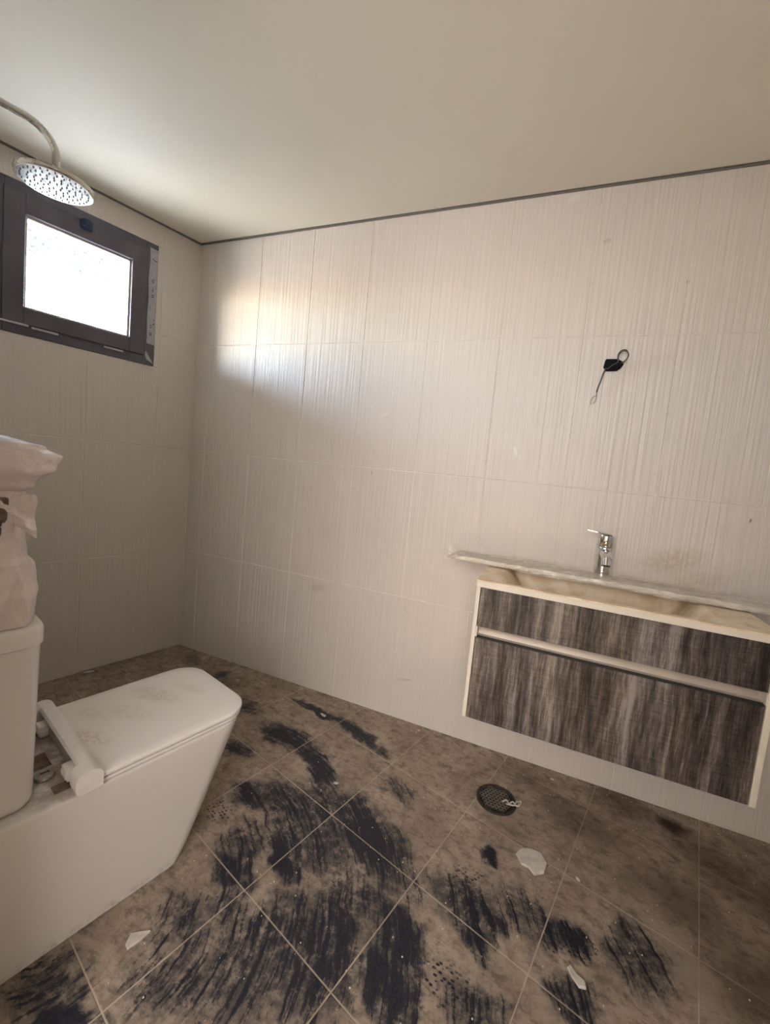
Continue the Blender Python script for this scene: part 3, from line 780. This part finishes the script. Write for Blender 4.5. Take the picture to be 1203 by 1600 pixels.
# skirt and underside
edge = [vt[0][i] for i in range(nx+1)]+[vt[j][nx] for j in range(1, ny+1)]+[vt[ny][i] for i in range(nx-1, -1, -1)]+[vt[j][0] for j in range(ny-1, 0, -1)]
low = [bm.verts.new((v.co.x, v.co.y, .8425-VZ1)) for v in edge]
for i in range(len(edge)):
    j = (i+1) % len(edge); bm.faces.new((edge[i], low[i], low[j], edge[j]))
autosmooth(from_bm('basin_slab', bm, m_basin, bs), 50)
bm = bmesh.new(); box(bm, BX0-VC.x, BX1-VC.x, BY0+.225-.0015, BY0+.225+.0005, .8425-VZ1, .8615-VZ1, bev=.0006, seg=1)
from_bm('front_edge_band', bm, m_white, bs)
bm = bmesh.new(); lathe(bm, [(.0, 0), (.022, 0), (.0225, .003), (.0, .004)], 24, center=(.0, .0, .762-VZ1)); autosmooth(from_bm('waste_cap', bm, m_chrome, bs))

# tap
TX, TY, TZ = 2.237, -.060, .8665
tp = empty('basin_tap', (TX, TY, TZ), 0, 'chrome single-lever basin tap standing behind the wrapped board', 'tap')
bm = bmesh.new(); lathe(bm, [(.0, 0), (.031, 0), (.031, .004), (.0275, .007), (.0275, .118), (.0265, .120), (.0, .120)], 32)
autosmooth(from_bm('tap_body', bm, m_chrome, tp), 30)
bm = bmesh.new(); lathe(bm, [(.0, .122), (.0275, .122), (.029, .125), (.029, .158), (.027, .165), (.0, .166)], 32)
hd = autosmooth(from_bm('lever_head', bm, m_chrome, tp), 30)
bm = bmesh.new(); box(bm, -.072, .018, -.010, .006, .166, .171, bev=.002); bmesh.ops.rotate(bm, verts=bm.verts, matrix=Matrix.Rotation(.12, 3, 'Y'), cent=(0, 0, .166))
autosmooth(from_bm('lever', bm, m_chrome, hd), 30)
bm = bmesh.new(); lathe(bm, [(.0, 0), (.003, 0), (.003, .002), (0, .002)], 12); bmesh.ops.rotate(bm, verts=bm.verts, matrix=Matrix.Rotation(math.pi/2, 3, 'X')); bmesh.ops.translate(bm, verts=bm.verts, vec=(-.008, -.0275, .140))
from_bm('temperature_mark', bm, m_rubber, hd)
bm = bmesh.new(); tube(bm, [(0, -.012, .096), (.0, -.040, .095), (.001, -.066, .088), (.001, -.080, .081)], [.020, .019, .0175, .0170], 24)
sp_ = autosmooth(from_bm('spout', bm, m_chrome, tp), 40)
bm = bmesh.new(); tube(bm, [(.001, -.070, .088), (.001, -.081, .060)], [.0178, .0172], 28); autosmooth(from_bm('aerator', bm, m_chrome, sp_), 40)
bm = bmesh.new(); tube(bm, [(.001, -.0808, .0605), (.001, -.0812, .0594)], [.0135, .0135], 20); from_bm('outlet', bm, m_rubber, sp_)

# wrapped board lying across the basin
by_c, bx0, bx1 = -.160, 1.672, 2.755
wb = empty('wrapped_board', ((bx0+bx1)/2, by_c, .867), -.012, 'long thin board wrapped in clear plastic film, lying across the washbasin', 'board')
hl = (bx1-bx0)/2
boxobj('board', (-hl+.02, hl-.01, -.062, .058, .004, .020), m_board, wb, bev=.002)
bm = bmesh.new(); rings = []
NL = 150
for i in range(NL+1):
    f = i/NL; x = -hl+2*hl*f
    endf = min(1, (f)/.03, (1-f)/.02)
    tp_ = .55+.45*endf
    ring = []
    prof = [(-.070, .0035), (-.073, .010), (-.070, .0215), (-.035, .0235), (0, .024), (.035, .0238), (.066, .022), (.069, .012), (.066, .003), (.03, .001), (0, .0008), (-.035, .001)]
    for j, (y, z) in enumerate(prof):
        a = noise.noise(Vector((x*7, y*30, 1.3))); b_ = noise.noise(Vector((x*34, y*50, 5.1+z*30)))
        crease = abs(noise.noise(Vector((x*12+y*40, 3.3, z*60))))
        yy = y*(1+.06*a*2)*1.0+.0045*b_-.004*crease*math.copysign(1, y)
        zz = z+(.0030*a+.0028*b_ if z > .005 else .0)
        zz = .012+(zz-.012)*tp_ if z > .005 else zz
        ring.append(Vector((x, yy*(.75+.25*endf), max(.0006, zz))))
    rings.append(ring)
loft(bm, rings); autosmooth(from_bm('film_wrap', bm, m_boardfilm, wb), 25)
# loose tails of film at the left end and along the front edge
def sheet(name, grid, mat, par):
    bm = bmesh.new(); loft(bm, grid, cap=False, closed=False); return autosmooth(from_bm(name, bm, mat, par), 40)
g = []
for i in range(9):
    f = i/8
    g.append([Vector((-hl+.05-.075*f+.006*math.sin(j*2+i), -.07+.13*j/6+.012*f*(3-j)/3, .014+.012*f*math.sin(j*1.5)+(.020*f*f if j > 3 else -.016*f*f))) for j in range(7)])
tag(sheet('film_tail', g, m_boardfilm, wb), 'loose crumpled film tail')
g = []
for i in range(40):
    f = i/39; x = -hl+.24+.62*f
    hang = .010*(.5+.5*math.sin(f*7+1))*math.sin(math.pi*f)**.5+.003
    g.append([Vector((x, -.071-.003*math.sin(i*1.1+j), .008-hang*j/3)) for j in range(4)])
sheet('film_edge', g, m_boardfilm, wb)

# ---------------------------------------------------------------- wall light outlet with bare wires
ob = empty('wall_outlet_wires', (2.18, -.0, 1.686), 0, 'black taped wire outlet with a loose cable, high on the ribbed wall', 'wires')
bm = bmesh.new()
pl = [(-.030, .017), (-.026, .024), (.012, .024), (.030, .015), (.036, .004), (.028, -.010), (.016, -.020), (-.022, -.021), (-.033, -.006)]
loft(bm, [[Vector((x, .0005, z)) for x, z in pl], [Vector((x, -.010, z)) for x, z in pl], [Vector((x*.85, -.014, z*.85)) for x, z in pl]])
autosmooth(from_bm('taped_box', bm, m_box, ob), 30)
def wire(name, pts, r, mat, par, n=7):
    bm = bmesh.new(); tube(bm, smoothcurve(pts, n), r, 8); return autosmooth(from_bm(name, bm, mat, par), 60)
wire('wire_loop', [(-.018, -.015, -.016), (-.004, -.018, -.002), (.014, -.02, .010), (.012, -.026, .030), (.022, -.03, .046), (.037, -.03, .047), (.046, -.028, .034), (.040, -.024, .016), (.026, -.018, .006)], .0022, m_wire, ob)
wire('wire_loop', [(.034, -.018, .008), (.043, -.026, .022), (.0445, -.030, .037), (.036, -.032, .051), (.020, -.03, .050), (.011, -.026, .036), (.013, -.02, .018)], .0018, m_wire, ob)
wc = wire('cable', [(-.022, -.014, -.012), (-.030, -.016, -.030), (-.036, -.013, -.060), (-.042, -.010, -.085), (-.045, -.010, -.104)], .0026, m_wire, ob)
wire('bare_end', [(-.045, -.010, -.102), (-.046, -.012, -.118), (-.055, -.014, -.122), (-.062, -.014, -.140), (-.060, -.012, -.152)], .0016, m_frayed, wc)
wire('bare_end', [(-.045, -.010, -.102), (-.043, -.012, -.120), (-.046, -.013, -.140), (-.053, -.012, -.146)], .0016, m_frayed, wc)

# ---------------------------------------------------------------- floor drain
DC = Vector((1.968, -.284, 0)); DR = .0745
dr = empty('floor_drain', DC, 0, 'round dark floor drain with a perforated grate near the vanity', 'drain')
bm = bmesh.new(); lathe(bm, [(DR*.86, .0006), (DR*.99, .0006), (DR, .0015), (DR*.99, .0042), (DR*.95, .0052), (DR*.90, .0046), (DR*.88, .0030), (DR*.86, .0030), (DR*.86, .0006)], 48, cap=False)
autosmooth(from_bm('rim', bm, m_iron, dr), 30)
bm = bmesh.new(); lathe(bm, [(.0, .0006), (DR*.9, .0006), (DR*.9, .0012), (.0, .0012)], 40); from_bm('hole_shade', bm, m_hole, dr)  # black plate painted as the unlit depth below the grate
bm = bmesh.new(); s = .0138
def hexp(cx, cy, r, z, rot=0): return [Vector((cx+r*math.cos(math.radians(60*k+30)), cy+r*math.sin(math.radians(60*k+30)), z)) for k in range(6)]
RG = DR*.865
for i in range(-8, 9):
    for j in range(-8, 9):
        cx = s*(i+(j % 2)*.5); cy = s*.866*j
        if math.hypot(cx, cy) > RG-s*.35: continue
        out = hexp(cx, cy, s/math.sqrt(3)*1.002, .0040); inn = hexp(cx, cy, s*.37, .0040); inl = hexp(cx, cy, s*.36, .0014)
        V = [[bm.verts.new(p) for p in r] for r in (out, inn, inl)]
        for A, B in zip(V[:-1], V[1:]):
            for k in range(6): bm.faces.new((A[k], A[(k+1) % 6], B[(k+1) % 6], B[k]))
me = bpy.data.meshes.new('grate'); bm.to_mesh(me); bm.free(); link('grate', me, m_grate, dr)
bm = bmesh.new(); lathe(bm, [(DR*.82, .0014), (DR*.855, .0014), (DR*.855, .0043), (DR*.82, .0041), (DR*.82, .0014)], 48, cap=False); from_bm('grate_ring', bm, m_iron, dr)

st = empty('plastic_strip', DC+Vector((.058, -.001, .006)), 0, 'small twisted pale plastic strip lying on the drain edge', 'scrap')
bm = bmesh.new()
tube(bm, smoothcurve([(-.034, -.004, 0), (-.022, .006, .004), (-.010, -.002, .002), (.002, .006, .006), (.016, -.002, .002), (.026, .003, .004)]), .0026, 6)
tube(bm, smoothcurve([(-.020, -.008, .001), (-.006, -.010, .004), (.008, -.004, .003), (.014, .014, .006), (.022, .022, .002), (.030, .026, .004), (.029, .016, .001), (.022, .012, .002)]), .0028, 6)
autosmooth(from_bm('strip', bm, m_string, st), 40)

# ---------------------------------------------------------------- debris on the floor
def chip(name, label, x, y, sx, sy, h, rz, mat, seed, cat='debris', n=9, tilt=0.0, pts=None, group=None):
    r = random.Random(seed); bm = bmesh.new()
    if pts is None:
        pts = [(math.cos(2*math.pi*k/n)*r.uniform(.65, 1.0), math.sin(2*math.pi*k/n)*r.uniform(.65, 1.0)) for k in range(n)]
    zf = lambda a, b_: tilt*(a*sx)
    bot = [Vector((a*sx, b_*sy, .0006)) for a, b_ in pts]
    mid = [Vector((a*sx, b_*sy, h*.6+max(0, zf(a, b_))+r.uniform(0, h*.15))) for a, b_ in pts]
    top = [Vector((a*sx*.9, b_*sy*.9, h+max(0, zf(a, b_))+r.uniform(-h*.12, h*.12))) for a, b_ in pts]
    loft(bm, [bot, mid, top]); bmesh.ops.triangulate(bm, faces=[f for f in bm.faces if len(f.verts) > 4])
    o = from_bm(name, bm, mat); o.location = (x, y, 0); o.rotation_euler = (0, 0, rz); tag(o, label, cat, group); return o
chip('plaster_piece', 'largest pale plaster piece on the floor, below the drain', 2.107, -.488, .047, .047, .006, 0, m_chip, 2,
     pts=[(-1.02, .05), (-.72, .72), (-.1, 1.0), (.62, .95), (.98, .28), (.82, -.55), (.25, -.98), (-.15, -.62), (-.62, -.58)], tilt=.05)
# a paler torn layer lying on it
chip('plaster_chip', 'sharp white wedge-shaped chip on the floor beside the toilet', 1.219, -1.172, .021, .025, .005, .1, m_chip, 5, tilt=.12,
     pts=[(-.95, .15), (-.2, .55), (1.0, .95), (.75, .1), (.1, -1.0), (-.55, -.75)])
chip('plaster_chip', 'bent white chip near the bottom right, by shoe prints', 2.228, -.764, .020, .024, .006, .1, m_chip, 7, tilt=.1,
     pts=[(-.95, .65), (-.55, .98), (.1, .25), (.95, -.15), (.98, -.75), (.2, -.85), (-.6, -.05)])
chip('plaster_crumb', 'small white crumb right of the largest plaster piece', 2.245, -.482, .010, .005, .004, -.6, m_chip, 8, n=7)
chip('plaster_crumb', 'flat pale crumb against the window wall left of the toilet lid', -.095, -.47, .030, .010, .006, 1.0, m_chip, 9, n=8)
chip('plaster_crumb', 'pinkish crumb on the floor by the wall, left of the vanity', 1.579, -.040, .010, .007, .004, .3, m_pink, 10, n=7)
chip('plaster_crumb', 'white crumb by the wall behind the toilet front', .583, -.135, .011, .006, .004, .3, m_chip, 11, n=7)
chip('plaster_crumb', 'flat tan crumb at the crossing of two floor joints', 1.40, -.505, .012, .007, .003, .3, m_chip, 12, n=7)
chip('plaster_crumb', 'tan scrap beside the dark curved smear near the wall', 1.135, -.165, .022, .009, .003, -.3, m_string, 13, n=8)
chip('plaster_crumb', 'dull crumb by the floor drain, up against the wall', 2.165, -.06, .011, .006, .004, .2, m_string, 14, n=7)
# countless grit
r = random.Random(11); bm = bmesh.new()
for k in range(700):
    x = r.uniform(.2, 2.9); y = r.uniform(-1.45, -.01)
    if r.random() < .3: y = -abs(r.gauss(0, .02))-.006
    p = Vector((x, y, 0)); 
    if p.dot(NV) < .02 or p.dot(TV) > 1.15: continue
    if abs(p.dot(NV)-1.187) < .2 and p.dot(TV) > .44: continue
    if (p-DC).length < .08: continue
    s = r.uniform(.0008, .0024)
    m_ = bmesh.ops.create_cone(bm, segments=5, radius1=s, radius2=s*.5, depth=s, cap_ends=True)
    bmesh.ops.translate(bm, verts=m_['verts'], vec=(x, y, s*.5+.0004))
grit = from_bm('grit', bm, m_chip); tag(grit, 'fine pale grit scattered over the floor', 'grit', kind='stuff')
